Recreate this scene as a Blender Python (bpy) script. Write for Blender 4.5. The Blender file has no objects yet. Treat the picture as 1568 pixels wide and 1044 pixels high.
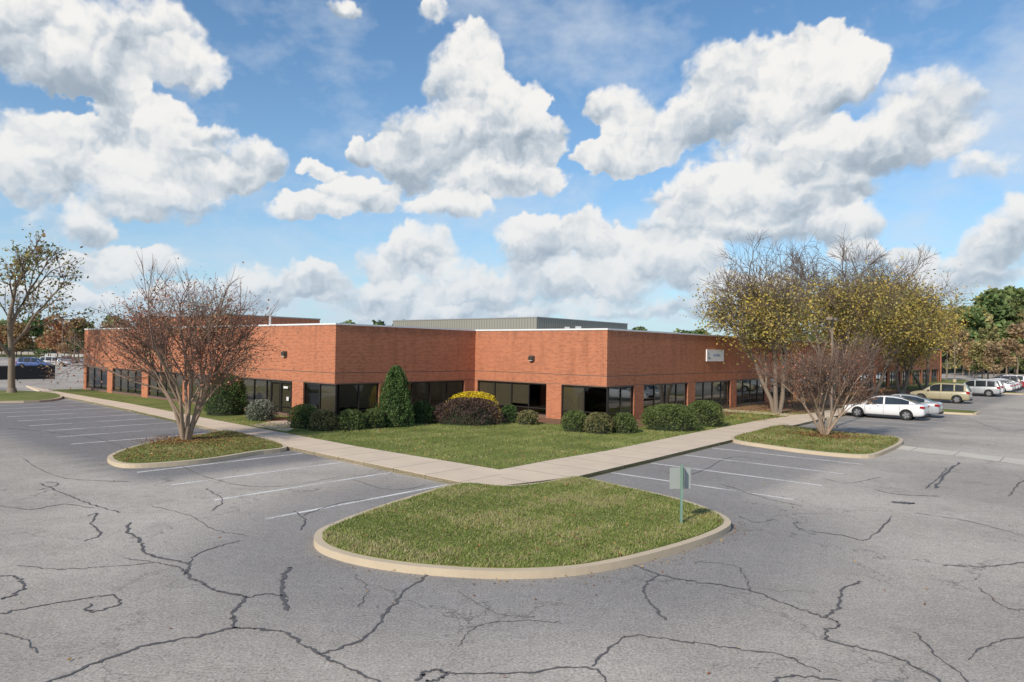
import bpy, bmesh, math, random
import numpy as np
from mathutils import Vector, Matrix
random.seed(7); RNG=np.random.default_rng(7)
sc=bpy.context.scene
sc.view_settings.view_transform='Standard'; sc.view_settings.look='None'; sc.view_settings.exposure=0

# ------------------------------------------------------------- survey frame
CAMH=4.0; FL=1070.0
th=math.radians(0.78); ro=math.radians(0.9)
fw=np.array([0,math.cos(th),math.sin(th)]); r0=np.array([1.,0,0]); u0=np.array([0,-math.sin(th),math.cos(th)])
rt=math.cos(ro)*r0+math.sin(ro)*u0; up=-math.sin(ro)*r0+math.cos(ro)*u0
def ray(x,y): return fw*FL+(x-784)*rt-(y-522)*up
def G(x,y,z=0.0):
    d=ray(x,y); t=(z-CAMH)/d[2]; return (d[0]*t,d[1]*t)
def azel(x,y):
    d=ray(x,y); d=d/np.linalg.norm(d); return math.atan2(d[0],d[1]),math.asin(d[2])
A=np.array([-0.760,0.650]); B=np.array([0.650,0.760])
L=np.array([-9.16,36.3]); R=np.array([5.17,37.9]); N=L+10.53*B
R=N-9.85*A

cam=bpy.data.cameras.new("camera"); co=bpy.data.objects.new("camera",cam); sc.collection.objects.link(co)
m=Matrix.Identity(4)
for i in range(3):
    m[i][0]=rt[i]; m[i][1]=up[i]; m[i][2]=-fw[i]
m[0][3]=0;m[1][3]=0;m[2][3]=CAMH
co.matrix_world=m
cam.lens=FL/1568*36; cam.sensor_width=36; cam.clip_end=6000; cam.clip_start=0.1
sc.camera=co

# ------------------------------------------------------------- node helpers
class NT:
    def __init__(s,tree): s.t=tree; s.n=tree.nodes; s.l=tree.links
    def new(s,typ,**kw):
        n=s.n.new(typ)
        for k,v in kw.items(): setattr(n,k,v)
        return n
    def set(s,n,i,v):
        if v is None: return
        if isinstance(v,bpy.types.NodeSocket): s.l.new(v,n.inputs[i])
        else: n.inputs[i].default_value=v
    def math(s,op,a,b=None,c=None,clamp=False):
        n=s.new('ShaderNodeMath',operation=op); n.use_clamp=clamp
        s.set(n,0,a); s.set(n,1,b); s.set(n,2,c); return n.outputs[0]
    def vec(s,op,a,b=None,c=None):
        n=s.new('ShaderNodeVectorMath',operation=op)
        s.set(n,0,a); s.set(n,1,b); s.set(n,2,c)
        return n.outputs['Value'] if op in('DOT_PRODUCT','LENGTH') else n.outputs[0]
    def noise(s,v,scale,detail=4,rough=.55,color=False):
        n=s.new('ShaderNodeTexNoise'); s.set(n,'Vector',v); n.inputs['Scale'].default_value=scale
        n.inputs['Detail'].default_value=detail; n.inputs['Roughness'].default_value=rough
        return n.outputs['Color' if color else 'Fac']
    def mix(s,f,a,b,mode='MIX'):
        n=s.new('ShaderNodeMix',data_type='RGBA',blend_type=mode)
        s.set(n,0,f); s.set(n,6,a if not isinstance(a,tuple) else (*a[:3],1)); s.set(n,7,b if not isinstance(b,tuple) else (*b[:3],1))
        return n.outputs[2]
    def ss(s,v,a,b,c=0.,d=1.):
        n=s.new('ShaderNodeMapRange',interpolation_type='SMOOTHSTEP'); s.set(n,0,v)
        n.inputs[1].default_value=a;n.inputs[2].default_value=b;n.inputs[3].default_value=c;n.inputs[4].default_value=d
        return n.outputs[0]
def newmat(name):
    m=bpy.data.materials.new(name); m.use_nodes=True
    nt=NT(m.node_tree); b=m.node_tree.nodes['Principled BSDF']; return m,nt,b
def simple(name,col,rough=.6,metal=0.,var=.12,scale=3.,spec=None,coat=0):
    m,nt,b=newmat(name)
    g=nt.new('ShaderNodeNewGeometry').outputs['Position']
    f=nt.noise(g,scale,5)
    c=nt.mix(f,tuple(x*(1-var) for x in col),tuple(min(1,x*(1+var)) for x in col))
    nt.l.new(c,b.inputs['Base Color']); b.inputs['Roughness'].default_value=rough; b.inputs['Metallic'].default_value=metal
    if coat: b.inputs['Coat Weight'].default_value=coat; b.inputs['Coat Roughness'].default_value=.05
    if spec is not None: b.inputs['Specular IOR Level'].default_value=spec
    return m
def attrmat(name,rough=.65,trans=0.25,spec=.3):
    m,nt,b=newmat(name)
    a=nt.new('ShaderNodeAttribute',attribute_name='Col').outputs['Color']
    nt.l.new(a,b.inputs['Base Color']); b.inputs['Roughness'].default_value=rough; b.inputs['Specular IOR Level'].default_value=spec
    if trans:
        t=nt.new('ShaderNodeBsdfTranslucent'); nt.l.new(a,t.inputs[0])
        mx=nt.new('ShaderNodeMixShader'); mx.inputs[0].default_value=trans
        nt.l.new(b.outputs[0],mx.inputs[1]); nt.l.new(t.outputs[0],mx.inputs[2])
        nt.l.new(mx.outputs[0],m.node_tree.nodes['Material Output'].inputs[0])
    return m

# ------------------------------------------------------------- mesh helpers
def obj(name,me,parent=None,mat=None):
    o=bpy.data.objects.new(name,me); sc.collection.objects.link(o)
    if parent: o.parent=parent
    if mat:
        for mm in (mat if isinstance(mat,list) else [mat]): me.materials.append(mm)
    return o
def empty(name,loc=(0,0,0),rz=0):
    e=bpy.data.objects.new(name,None); sc.collection.objects.link(e); e.location=loc; e.rotation_euler=(0,0,rz); return e
def meshnp(name,v,f,cols=None,mats=None,smooth=False):
    v=np.asarray(v,dtype=np.float32); f=np.asarray(f,dtype=np.int32)
    me=bpy.data.meshes.new(name); k=f.shape[1]
    me.vertices.add(len(v)); me.vertices.foreach_set('co',v.ravel())
    me.loops.add(f.size); me.loops.foreach_set('vertex_index',f.ravel())
    me.polygons.add(len(f)); me.polygons.foreach_set('loop_start',np.arange(0,f.size,k,dtype=np.int32))
    if mats is not None: me.polygons.foreach_set('material_index',np.asarray(mats,dtype=np.int32))
    me.update(calc_edges=True)
    if smooth: me.polygons.foreach_set('use_smooth',np.ones(len(f),dtype=bool))
    if cols is not None:
        c=np.ones((len(f),k,4),dtype=np.float32); c[:,:,:3]=np.asarray(cols)[:,None,:]
        at=me.attributes.new('Col','FLOAT_COLOR','CORNER'); at.data.foreach_set('color',c.ravel())
    return me
def leaves(C,size,asp=.55,upb=0.):
    n=len(C); u=RNG.normal(size=(n,3)); u/=np.linalg.norm(u,axis=1)[:,None]
    w=RNG.normal(size=(n,3)); w[:,2]*=(1-upb); v=np.cross(u,w); v/=np.linalg.norm(v,axis=1)[:,None]
    s=(np.asarray(size)*RNG.uniform(.6,1.3,n))[:,None]
    q=np.stack([C-u*s,C-v*s*asp,C+u*s,C+v*s*asp],1).reshape(-1,3)
    return q,np.arange(4*n).reshape(n,4)
def pip(P,poly):
    x,y=P[:,0],P[:,1]; ins=np.zeros(len(P),bool); poly=np.asarray(poly); j=len(poly)-1
    for i in range(len(poly)):
        xi,yi=poly[i]; xj,yj=poly[j]
        if yi!=yj:
            c=((yi>y)!=(yj>y))&(x<(xj-xi)*(y-yi)/(yj-yi)+xi); ins^=c
        j=i
    return ins
def distpoly(P,poly,closed=True):
    poly=np.asarray(poly); d=np.full(len(P),1e9); n=len(poly)
    for i in range(n if closed else n-1):
        a=poly[i]; b=poly[(i+1)%n]; ab=b-a; t=np.clip(((P-a)@ab)/(ab@ab+1e-9),0,1)
        d=np.minimum(d,np.linalg.norm(P-(a+t[:,None]*ab),axis=1))
    return d
def smoothclosed(pts,n=6,closed=True):
    P=[np.array(p) for p in pts]; out=[]; k=len(P)
    rng=range(k) if closed else range(k-1)
    for i in rng:
        if closed: p0,p1,p2,p3=P[i-1],P[i],P[(i+1)%k],P[(i+2)%k]
        else: p0,p1,p2,p3=P[max(i-1,0)],P[i],P[i+1],P[min(i+2,k-1)]
        for j in range(n):
            t=j/n; out.append(.5*((2*p1)+(-p0+p2)*t+(2*p0-5*p1+4*p2-p3)*t*t+(-p0+3*p1-3*p2+p3)*t**3))
    if not closed: out.append(P[-1])
    return out
def slab(name,poly,z1,z0=0.,mat=None,parent=None,sides=True,bev=0):
    bm=bmesh.new(); vs=[bm.verts.new((p[0],p[1],z1)) for p in poly]; f=bm.faces.new(vs)
    bm.normal_update()
    if f.normal.z<0: f.normal_flip()
    if sides:
        lo=[bm.verts.new((p[0],p[1],z0)) for p in poly]; k=len(poly)
        for i in range(k):
            j=(i+1)%k; bm.faces.new((vs[i],lo[i],lo[j],vs[j]))
        bmesh.ops.recalc_face_normals(bm,faces=bm.faces)
    bmesh.ops.triangulate(bm,faces=[f])
    me=bpy.data.meshes.new(name); bm.to_mesh(me); bm.free(); return obj(name,me,parent,mat)
def inset(poly,d):
    P=np.array(poly); n=len(P)
    ar=0.5*np.sum(P[:,0]*np.roll(P[:,1],-1)-np.roll(P[:,0],-1)*P[:,1]); s=1 if ar>0 else -1
    out=[]
    for i in range(n):
        t=P[(i+1)%n]-P[i-1]; t/=np.linalg.norm(t)+1e-9; nrm=np.array([-t[1],t[0]])*s; out.append(P[i]+nrm*d)
    return out
BOXF=np.array([[0,1,2,3],[7,6,5,4],[0,4,5,1],[1,5,6,2],[2,6,7,3],[3,7,4,0]])
class Boxes:
    def __init__(s): s.v=[];s.f=[]
    def add(s,o,d,nr,s0,s1,n0,n1,z0,z1):
        o=np.array(o);d=np.array(d);nr=np.array(nr); b=len(s.v)
        for z in (z0,z1):
            for (ss_,nn) in ((s0,n0),(s1,n0),(s1,n1),(s0,n1)):
                p=o+d*ss_+nr*nn; s.v.append((p[0],p[1],z))
        s.f+= [list(q+b) for q in BOXF]
    def make(s,name,parent,mat):
        me=bpy.data.meshes.new(name); me.from_pydata(s.v,[],s.f); 
        bm=bmesh.new(); bm.from_mesh(me); bmesh.ops.recalc_face_normals(bm,faces=bm.faces); bm.to_mesh(me); bm.free()
        return obj(name,me,parent,mat)

# ------------------------------------------------------------- sun & sky
sund=np.array([-.50,-.68,.60]); sund/=np.linalg.norm(sund)
sl=bpy.data.lights.new("sun",'SUN'); sl.energy=4.3; sl.angle=math.radians(2.5); sl.color=(1,.90,.76)
so=bpy.data.objects.new("sun",sl); sc.collection.objects.link(so)
so.rotation_euler=Vector(sund).to_track_quat('Z','Y').to_euler(); so.location=(-30,-50,60)
w=bpy.data.worlds.new("World"); sc.world=w; w.use_nodes=True
n_=w.node_tree.nodes; n_.clear(); l_=w.node_tree.links
out=n_.new('ShaderNodeOutputWorld'); sky=n_.new('ShaderNodeTexSky'); sky.sky_type='NISHITA'; sky.sun_disc=False
sky.sun_elevation=math.asin(sund[2]); sky.sun_rotation=math.atan2(sund[0],sund[1])
sky.air_density=1.0; sky.dust_density=.4; sky.ozone_density=2.6
vm=n_.new('ShaderNodeVectorMath'); vm.operation='MULTIPLY'; vm.inputs[1].default_value=(.74,.97,1.06); l_.new(sky.outputs[0],vm.inputs[0])
bg=n_.new('ShaderNodeBackground'); l_.new(vm.outputs[0],bg.inputs[0]); bg.inputs[1].default_value=.14; l_.new(bg.outputs[0],out.inputs[0])

def build_sky():
    R=2600.; D2=math.pi/180
    a1=np.arange(-42,42,.085); a=np.concatenate([np.arange(-180,-42,.8),a1,np.arange(42,180.1,.8)])*D2
    e=np.concatenate([[-1.5,-.8],np.arange(-.2,29,.085),np.arange(29,33.5,.5)])*D2
    AZ,EL=np.meshgrid(a,e); shp=AZ.shape; az=AZ.ravel(); el=EL.ravel()
    def h2(i,j,s):
        n=(i*374761393+j*668265263+s*1442695041)&0xffffffff; n=((n^(n>>13))*1274126177)&0xffffffff; return ((n^(n>>16))&0xffff)/65535.
    def perlin(x,y,s):
        xi=np.floor(x).astype(np.int64); yi=np.floor(y).astype(np.int64); xf=x-xi; yf=y-yi
        u=xf*xf*xf*(xf*(xf*6-15)+10); v=yf*yf*yf*(yf*(yf*6-15)+10)
        def g(i,j,dx,dy): t=h2(i,j,s)*2*np.pi; return np.cos(t)*dx+np.sin(t)*dy
        n00=g(xi,yi,xf,yf); n10=g(xi+1,yi,xf-1,yf); n01=g(xi,yi+1,xf,yf-1); n11=g(xi+1,yi+1,xf-1,yf-1)
        return (n00*(1-u)+n10*u)*(1-v)+(n01*(1-u)+n11*u)*v
    def fbm(x,y,f,o,s,r=.55):
        t=0;am=1
        for k in range(o): t=t+am*perlin(x*f+k*7.3,y*f-k*3.1,s+k); f*=2.03; am*=r
        return t
    def worley(x,y,s):
        xi=np.floor(x).astype(np.int64); yi=np.floor(y).astype(np.int64); best=np.full(x.shape,9.)
        for di in(-1,0,1):
            for dj in(-1,0,1):
                i=xi+di;j=yi+dj; px=i+h2(i,j,s); py=j+h2(i,j,s+57); best=np.minimum(best,(x-px)**2+(y-py)**2)
        return best
    def billow(x,y,f,o,s,r=.5):
        t=0;am=1;tot=0
        for k in range(o): t=t+am*(1-np.minimum(worley(x*f+k*3.7,y*f*1.1+k*1.9,s+k*11),1.)); tot+=am; f*=2.1; am*=r
        return t/tot
    wx=.024*fbm(az,el,9,5,1); wy=.020*fbm(az,el,9,5,21)
    fx=.009*fbm(az,el,40,4,31); fy=.009*fbm(az,el,40,4,41)
    px=az+wx+fx; py=el+wy+fy
    blobs=[(70,55,150,85,1),(235,60,85,75,1),(290,105,50,38,1),(20,10,110,70,1),(130,105,120,45,.9),
    (200,150,48,44,1),(205,190,75,48,1),(110,225,110,58,1),(250,225,85,60,1),(40,265,95,56,1),(190,285,165,52,1),(300,250,50,50,1),(275,170,34,24,.9),(390,252,50,36,1),(330,210,40,24,.8),(365,272,60,26,.9),(110,340,80,40,.8),(190,395,60,30,.8),
    (715,92,60,46,1),(700,135,52,48,1),(745,155,60,50,1),(680,210,88,48,1),(780,212,84,48,1),(620,240,48,36,1),(815,175,30,55,.8),(725,268,130,44,1),(560,300,64,30,.9),(480,325,75,26,.8),(555,230,22,26,.7),(690,320,76,26,.8),(500,262,50,20,.6),
    (1205,92,100,54,1),(1110,118,66,50,1),(950,160,68,46,.7),(1010,207,92,46,1),(1150,170,130,60,1),(1285,125,72,50,1),(1430,162,82,52,1),(1380,215,112,52,1),(1240,235,150,52,1),(940,240,75,28,.9),(1460,205,78,44,.9),(1500,258,60,26,.8),
    (1080,305,84,46,1),(1180,300,125,54,1),(1060,350,84,38,1),(1290,340,66,48,.9),(1190,355,100,38,.9),(1300,280,62,42,.8),
    (645,385,50,42,1),(600,405,54,36,.9),(690,425,68,34,.9),(800,380,44,44,1),(840,372,40,38,1),(905,365,44,38,1),(960,395,74,42,1),(1045,405,76,40,1),(880,432,145,36,1),(740,450,75,32,.9),(1130,448,100,36,.9),(400,440,60,32,1),(480,428,52,28,.9),(590,452,110,28,.9),(1395,395,42,28,.9),(1320,385,50,26,.8),
    (1575,350,74,62,1),(1510,375,56,38,1),(1480,415,90,32,1),(1440,448,90,28,.9),(525,20,34,18,.8),(665,12,34,18,.7),(130,412,110,26,.9),(250,398,64,26,.9),(60,455,160,22,.9),(300,455,90,22,.9),(1000,472,330,18,.8),(1350,450,110,22,.8),(700,478,210,16,.8),
    (-120,150,120,120,1),(1720,120,120,70,1),(1780,300,120,80,1)]
    F=np.zeros(len(az)); Ay=np.zeros(len(az))
    for (cx,cy,rx,ry,wt) in blobs:
        a0,e0=azel(cx,cy); ax=(azel(cx+rx,cy)[0]-azel(cx-rx,cy)[0])/2*1.12; ey=(azel(cx,cy-ry)[1]-azel(cx,cy+ry)[1])/2*1.14
        qx=(px-a0)/ax; qy=(py-e0)/ey; qq=np.where(qy<0,qy*1.15,qy)
        wv=np.maximum(0,wt-(qx*qx+qq*qq)); F+=wv; Ay+=qy*wv
    rear=np.clip((np.abs(az)-.85)/.3,0,1)
    F+=rear*np.clip(perlin(az*3,el*6,5)*3+.2,0,1.2)
    hh=Ay/(F+.15)
    b=billow(px,py,15,4,3); b2=billow(px-.006,py+.010,15,4,3)
    bb=billow(px,py,6.5,1,91); bb2=billow(px-.014,py+.022,6.5,1,91)
    edge=np.clip(F*3,0.2,1)
    T=F+(b-.55)*.95*edge+.32*fbm(az,el,28,5,151,.68)*edge
    def ss(v,lo,hi): t=np.clip((v-lo)/(hi-lo),0,1); return t*t*(3-2*t)
    soft=np.clip(fbm(az,el,6,3,61)*1.5+.55,0,1)
    al=ss(T,.06,.34+.85*soft)
    s=.80*hh+1.0*(b-b2)+.95*(bb-bb2)+.15*(b-.5)-.15*ss(F,.7,2.6)+.24*fbm(az,el,9,6,19,.6)
    lit=ss(s,-.60,.36)[:,None]
    c0=np.array([.33,.40,.48]); c1=np.array([.60,.65,.70]); c2=np.array([.93,.91,.88])
    col=np.where(lit<.5,c0+(c1-c0)*lit*2,c1+(c2-c1)*(lit*2-1))
    veil=np.clip(fbm(az*.7,el*1.3,6,6,77,.6)+.12,0,1)*.9*ss(el,.02,.12)
    low=ss(fbm(az*.7,el*2.6,9,6,131,.6)+.2,-.05,.40)*np.exp(-((el-.06)/.065)**2)*.85*(1-rear)
    va=np.clip(np.maximum(veil,low),0,1)*.75
    a=al+va*(1-al); vc=np.array([.68,.75,.83])
    col=(col*al[:,None]+vc*(va*(1-al))[:,None])/(a[:,None]+1e-6)
    hz=np.exp(-np.clip(el,0,1)/.14); hc=np.array([.52,.65,.78])
    k=(hz*.60)[:,None]; A2=(a+(hz*.90)*(1-a))
    f_=(a/(A2+1e-6))[:,None]*(1-k); col=col*f_+hc*(1-f_)
    top=1-ss(el,30*D2,33.3*D2); A2=np.clip(A2,0,1)*top
    V=np.stack([R*np.sin(az)*np.cos(el),R*np.cos(az)*np.cos(el),R*np.sin(el)+CAMH],1)
    ny,nx=shp; idx=np.arange(nx*ny).reshape(ny,nx); f=np.stack([idx[:-1,:-1],idx[:-1,1:],idx[1:,1:],idx[1:,:-1]],-1).reshape(-1,4)
    me=meshnp("sky",V,f); at=me.attributes.new('Col','FLOAT_COLOR','POINT'); c=np.concatenate([col,A2[:,None]],1).astype(np.float32); at.data.foreach_set('color',c.ravel())
    m=bpy.data.materials.new("cloud_layer"); m.use_nodes=True; n=m.node_tree.nodes; n.clear(); l=m.node_tree.links
    a_=n.new('ShaderNodeAttribute'); a_.attribute_name='Col'; em=n.new('ShaderNodeEmission'); tr=n.new('ShaderNodeBsdfTransparent'); mx=n.new('ShaderNodeMixShader'); oo=n.new('ShaderNodeOutputMaterial')
    l.new(a_.outputs['Color'],em.inputs[0]); l.new(a_.outputs['Alpha'],mx.inputs[0]); l.new(tr.outputs[0],mx.inputs[1]); l.new(em.outputs[0],mx.inputs[2]); l.new(mx.outputs[0],oo.inputs[0])
    try: m.cycles.emission_sampling='NONE'
    except Exception as ex: print(ex)
    obj("sky",me,mat=m)
build_sky()

# ------------------------------------------------------------- surface materials
def m_asphalt():
    m,nt,b=newmat("asphalt"); g=nt.new('ShaderNodeNewGeometry').outputs['Position']
    a=nt.new('ShaderNodeAttribute',attribute_name='Col'); s=nt.new('ShaderNodeSeparateColor'); nt.l.new(a.outputs['Color'],s.inputs[0])
    big=nt.noise(g,.16,5,.6); mid=nt.noise(g,1.1,6,.65); m2=nt.noise(g,5.,4,.65); fine=nt.noise(g,24.,4,.75); sp=nt.noise(g,80.,2,.6)
    light=nt.mix(nt.ss(big,.35,.65),(.335,.305,.272),(.45,.41,.362)); dark=nt.mix(big,(.17,.165,.167),(.23,.222,.218))
    f=nt.math('MULTIPLY_ADD',nt.math('SUBTRACT',mid,.5),.8,s.outputs[0],clamp=True)
    c=nt.mix(f,light,dark)
    k=nt.math('MULTIPLY_ADD',nt.math('SUBTRACT',fine,.5),2.3,1.); k=nt.math('MULTIPLY_ADD',nt.math('SUBTRACT',sp,.5),1.3,k)
    k=nt.math('MULTIPLY_ADD',nt.math('SUBTRACT',mid,.5),.5,k); k=nt.math('MULTIPLY_ADD',nt.math('SUBTRACT',m2,.5),.55,k)
    k=nt.math('MAXIMUM',k,.3)
    kk=nt.new('ShaderNodeCombineXYZ'); 
    for i in range(3): nt.l.new(k,kk.inputs[i])
    c=nt.vec('MULTIPLY',c,kk.outputs[0])
    wv=nt.vec('MULTIPLY',nt.vec('SUBTRACT',nt.noise(g,.9,5,.65,color=True),(.5,.5,.5)),(2.2,2.2,0))
    vo=nt.new('ShaderNodeTexVoronoi',feature='DISTANCE_TO_EDGE'); nt.l.new(nt.vec('ADD',g,wv),vo.inputs['Vector']); vo.inputs['Scale'].default_value=.30
    cr=nt.ss(vo.outputs['Distance'],.0,.008,1.,0.)
    cr=nt.math('MULTIPLY',cr,nt.ss(nt.noise(g,.35,2),.42,.58)); 
    c=nt.mix(nt.math('MULTIPLY',cr,.6),c,(.09,.087,.085))
    st=nt.ss(nt.noise(g,.55,4,.5),.60,.78); c=nt.mix(nt.math('MULTIPLY',st,.3),c,(.15,.145,.14))
    nt.l.new(c,b.inputs['Base Color']); b.inputs['Roughness'].default_value=.9; b.inputs['Specular IOR Level'].default_value=.2
    bp=nt.new('ShaderNodeBump'); bp.inputs['Strength'].default_value=.5; bp.inputs['Distance'].default_value=.012; nt.l.new(fine,bp.inputs['Height']); nt.l.new(bp.outputs[0],b.inputs['Normal'])
    return m
def m_grass(name="grass_soil",c1=(.10,.13,.035),c2=(.19,.20,.065),c3=(.24,.21,.10)):
    m,nt,b=newmat(name); g=nt.new('ShaderNodeNewGeometry').outputs['Position']
    c=nt.mix(nt.ss(nt.noise(g,.5,5),.35,.65),c1,c2); c=nt.mix(nt.ss(nt.noise(g,1.7,5,.7),.52,.72),c,c3)
    c=nt.mix(nt.math('MULTIPLY',nt.noise(g,40,3),.5),c,(.05,.07,.02),'MIX')
    nt.l.new(c,b.inputs['Base Color']); b.inputs['Roughness'].default_value=.9; b.inputs['Specular IOR Level'].default_value=.1; return m
def m_concrete(name,dirv,col=(.72,.585,.44)):
    m,nt,b=newmat(name); g=nt.new('ShaderNodeNewGeometry').outputs['Position']
    c=nt.mix(nt.noise(g,.7,6,.65),tuple(x*.75 for x in col),tuple(min(.85,x*1.18) for x in col))
    c=nt.mix(nt.math('MULTIPLY',nt.noise(g,22,4,.75),.35),c,(.28,.24,.19))
    if dirv is not None:
        u=nt.vec('DOT_PRODUCT',g,(dirv[0]/1.6,dirv[1]/1.6,0)); fr=nt.math('FRACT',u)
        c=nt.mix(nt.math('MULTIPLY',nt.math('LESS_THAN',fr,.024),.7),c,(.12,.11,.10))
    nt.l.new(c,b.inputs['Base Color']); b.inputs['Roughness'].default_value=.85; return m
def m_brick():
    m,nt,b=newmat("brick"); g=nt.new('ShaderNodeNewGeometry').outputs['Position']
    u=nt.vec('DOT_PRODUCT',g,(A[0]+B[0],A[1]+B[1],0)); s=nt.new('ShaderNodeSeparateXYZ'); nt.l.new(g,s.inputs[0])
    cb=nt.new('ShaderNodeCombineXYZ'); nt.l.new(u,cb.inputs[0]); nt.l.new(s.outputs[2],cb.inputs[1])
    br=nt.new('ShaderNodeTexBrick'); nt.l.new(cb.outputs[0],br.inputs['Vector'])
    br.inputs['Color1'].default_value=(.50,.165,.078,1); br.inputs['Color2'].default_value=(.30,.085,.042,1); br.inputs['Mortar'].default_value=(.46,.29,.20,1)
    br.inputs['Scale'].default_value=1; br.inputs['Mortar Size'].default_value=.009; br.inputs['Brick Width'].default_value=.22; br.inputs['Row Height'].default_value=.078
    br.inputs['Bias'].default_value=-.25; br.inputs['Mortar Smooth'].default_value=.2
    c=nt.mix(nt.math('MULTIPLY',nt.ss(nt.noise(g,.45,5),.4,.7),.25),br.outputs['Color'],(.52,.21,.115))
    st=nt.noise(nt.vec('MULTIPLY',g,(1.5,1.5,.22)),1.3,6,.65)
    c=nt.mix(nt.math('MULTIPLY',nt.ss(st,.48,.75),.5),c,(.25,.095,.055))
    tp=nt.math('MULTIPLY',nt.ss(s.outputs[2],4.5,5.2),nt.ss(nt.noise(nt.vec('MULTIPLY',g,(2.5,2.5,.1)),1.5,4),.45,.65)); c=nt.mix(nt.math('MULTIPLY',tp,.35),c,(.2,.10,.07))
    nt.l.new(c,b.inputs['Base Color']); b.inputs['Roughness'].default_value=.9; b.inputs['Specular IOR Level'].default_value=.2
    return m
def m_glass():
    m,nt,b=newmat("window_glass"); o=m.node_tree.nodes['Material Output']
    tr=nt.new('ShaderNodeBsdfTransparent'); tr.inputs[0].default_value=(.74,.74,.70,1)
    gl=nt.new('ShaderNodeBsdfGlossy'); gl.inputs['Roughness'].default_value=.03; gl.inputs[0].default_value=(.85,.9,.95,1)
    fr=nt.new('ShaderNodeFresnel'); fr.inputs[0].default_value=1.5
    bf=nt.new('ShaderNodeNewGeometry').outputs['Backfacing']
    fac=nt.math('MULTIPLY',nt.math('MULTIPLY',fr.outputs[0],1.8,clamp=True),nt.math('SUBTRACT',1.,bf))
    mx=nt.new('ShaderNodeMixShader'); nt.l.new(fac,mx.inputs[0]); nt.l.new(tr.outputs[0],mx.inputs[1]); nt.l.new(gl.outputs[0],mx.inputs[2])
    nt.l.new(mx.outputs[0],o.inputs[0]); return m
def m_blind():
    m,nt,b=newmat("window_blind"); g=nt.new('ShaderNodeNewGeometry').outputs['Position']; s=nt.new('ShaderNodeSeparateXYZ'); nt.l.new(g,s.inputs[0])
    f=nt.math('FRACT',nt.math('MULTIPLY',s.outputs[2],14.)); c=nt.mix(f,(.13,.12,.095),(.24,.215,.175))
    nt.l.new(c,b.inputs['Base Color']); b.inputs['Roughness'].default_value=.7; return m
M_ASP=m_asphalt(); M_GR=m_grass(); M_CA=m_concrete("concrete_a",A); M_CB=m_concrete("concrete_b",B); M_K=m_concrete("kerb_concrete",None,(.60,.49,.35))
M_BR=m_brick(); M_GL=m_glass(); M_BL=m_blind()
M_FR=simple("dark_bronze_frame",(.03,.027,.024),.4); M_COP=simple("white_coping",(.75,.76,.77),.4,var=.05)
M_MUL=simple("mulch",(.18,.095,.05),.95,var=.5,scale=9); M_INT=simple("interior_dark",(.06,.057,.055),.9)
M_TAR=simple("crack_sealant",(.105,.10,.10),.7,var=.5,scale=5); M_ROOF=simple("roof_membrane",(.4,.4,.4),.9)
def m_paint():
    m,nt,b=newmat("worn_white_paint"); g=nt.new('ShaderNodeNewGeometry').outputs['Position']; o=m.node_tree.nodes['Material Output']
    b.inputs['Base Color'].default_value=(.78,.77,.75,1); b.inputs['Roughness'].default_value=.8
    tr=nt.new('ShaderNodeBsdfTransparent'); mx=nt.new('ShaderNodeMixShader')
    f=nt.ss(nt.math('MULTIPLY_ADD',nt.noise(g,14,5,.8),.6,nt.math('MULTIPLY',nt.noise(g,.8,3),.5)),.40,.60)
    nt.l.new(nt.math('MULTIPLY',f,.85),mx.inputs[0]); nt.l.new(tr.outputs[0],mx.inputs[1]); nt.l.new(b.outputs[0],mx.inputs[2]); nt.l.new(mx.outputs[0],o.inputs[0]); 
    return m
M_PT=m_paint()
M_LEAF=attrmat("foliage"); M_BARK=simple("bark",(.22,.175,.135),.9,var=.35,scale=12); M_BARKC=simple("smooth_bark",(.30,.22,.16),.8,var=.35,scale=5); M_TW=simple("twig_bark",(.20,.135,.105),.9,var=.25,scale=8)
M_TW2=simple("twig_bark_grey",(.17,.13,.105),.9,var=.25,scale=8)
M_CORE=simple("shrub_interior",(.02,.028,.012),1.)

# ------------------------------------------------------------- ground layout
kerbL=[G(x,y,.13) for x,y in [(60,598),(95,606),(200,627),(300,650),(430,681),(560,708),(705,738)]]
innL=[G(x,y,.13) for x,y in [(40,590),(80,598),(200,618),(330,643),(400,656),(550,684),(765,719)]]
corner=G(770,743,.13)
kerbR=[G(x,y,.13) for x,y in [(885,729),(1000,702),(1100,678)]]
def offR(s,o): p=R+s*B-o*A; return (p[0],p[1])
kerbR+=[offR(s,7.35) for s in (12,30,60,112)]
innR=[G(x,y,.13) for x,y in [(765,719),(850,703),(930,690),(1050,665),(1170,642)]]+[offR(17,5.6),offR(30,5.6),offR(112,5.6)]
gp=[(-1500,-200),(1500,-200),(1500,2400),(-1500,2400)]
slab("ground",gp,-.02,sides=False,mat=m_grass("ground_grass",(.07,.09,.03),(.13,.13,.05),(.16,.13,.07)))
isl=smoothclosed([G(x,y,.14) for x,y in [(705,739),(600,768),(510,800),(482,817),(490,835),(540,852),(620,865),(720,873),(810,874),(900,867),(990,849),(1070,826),(1112,808),(1118,796),(1095,782),(1040,763),(960,745),(885,730),(830,738),(770,743)]],5)
islL=smoothclosed([G(x,y,.14) for x,y in [(440,683),(390,691),(320,702),(240,709),(190,710),(168,704),(168,696),(200,684),(250,673),(310,664),(350,659),(395,668)]],5)
islR=smoothclosed([G(x,y,.14) for x,y in [(1118,671),(1180,682),(1260,692),(1330,696),(1360,688),(1382,676),(1372,669),(1300,662),(1230,654),(1190,651),(1150,660)]],5)
islF=smoothclosed([offR(25.5,7.4),offR(25.5,13.0),offR(27,13.6),offR(28.6,13.0),offR(28.6,7.4)],5)
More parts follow.
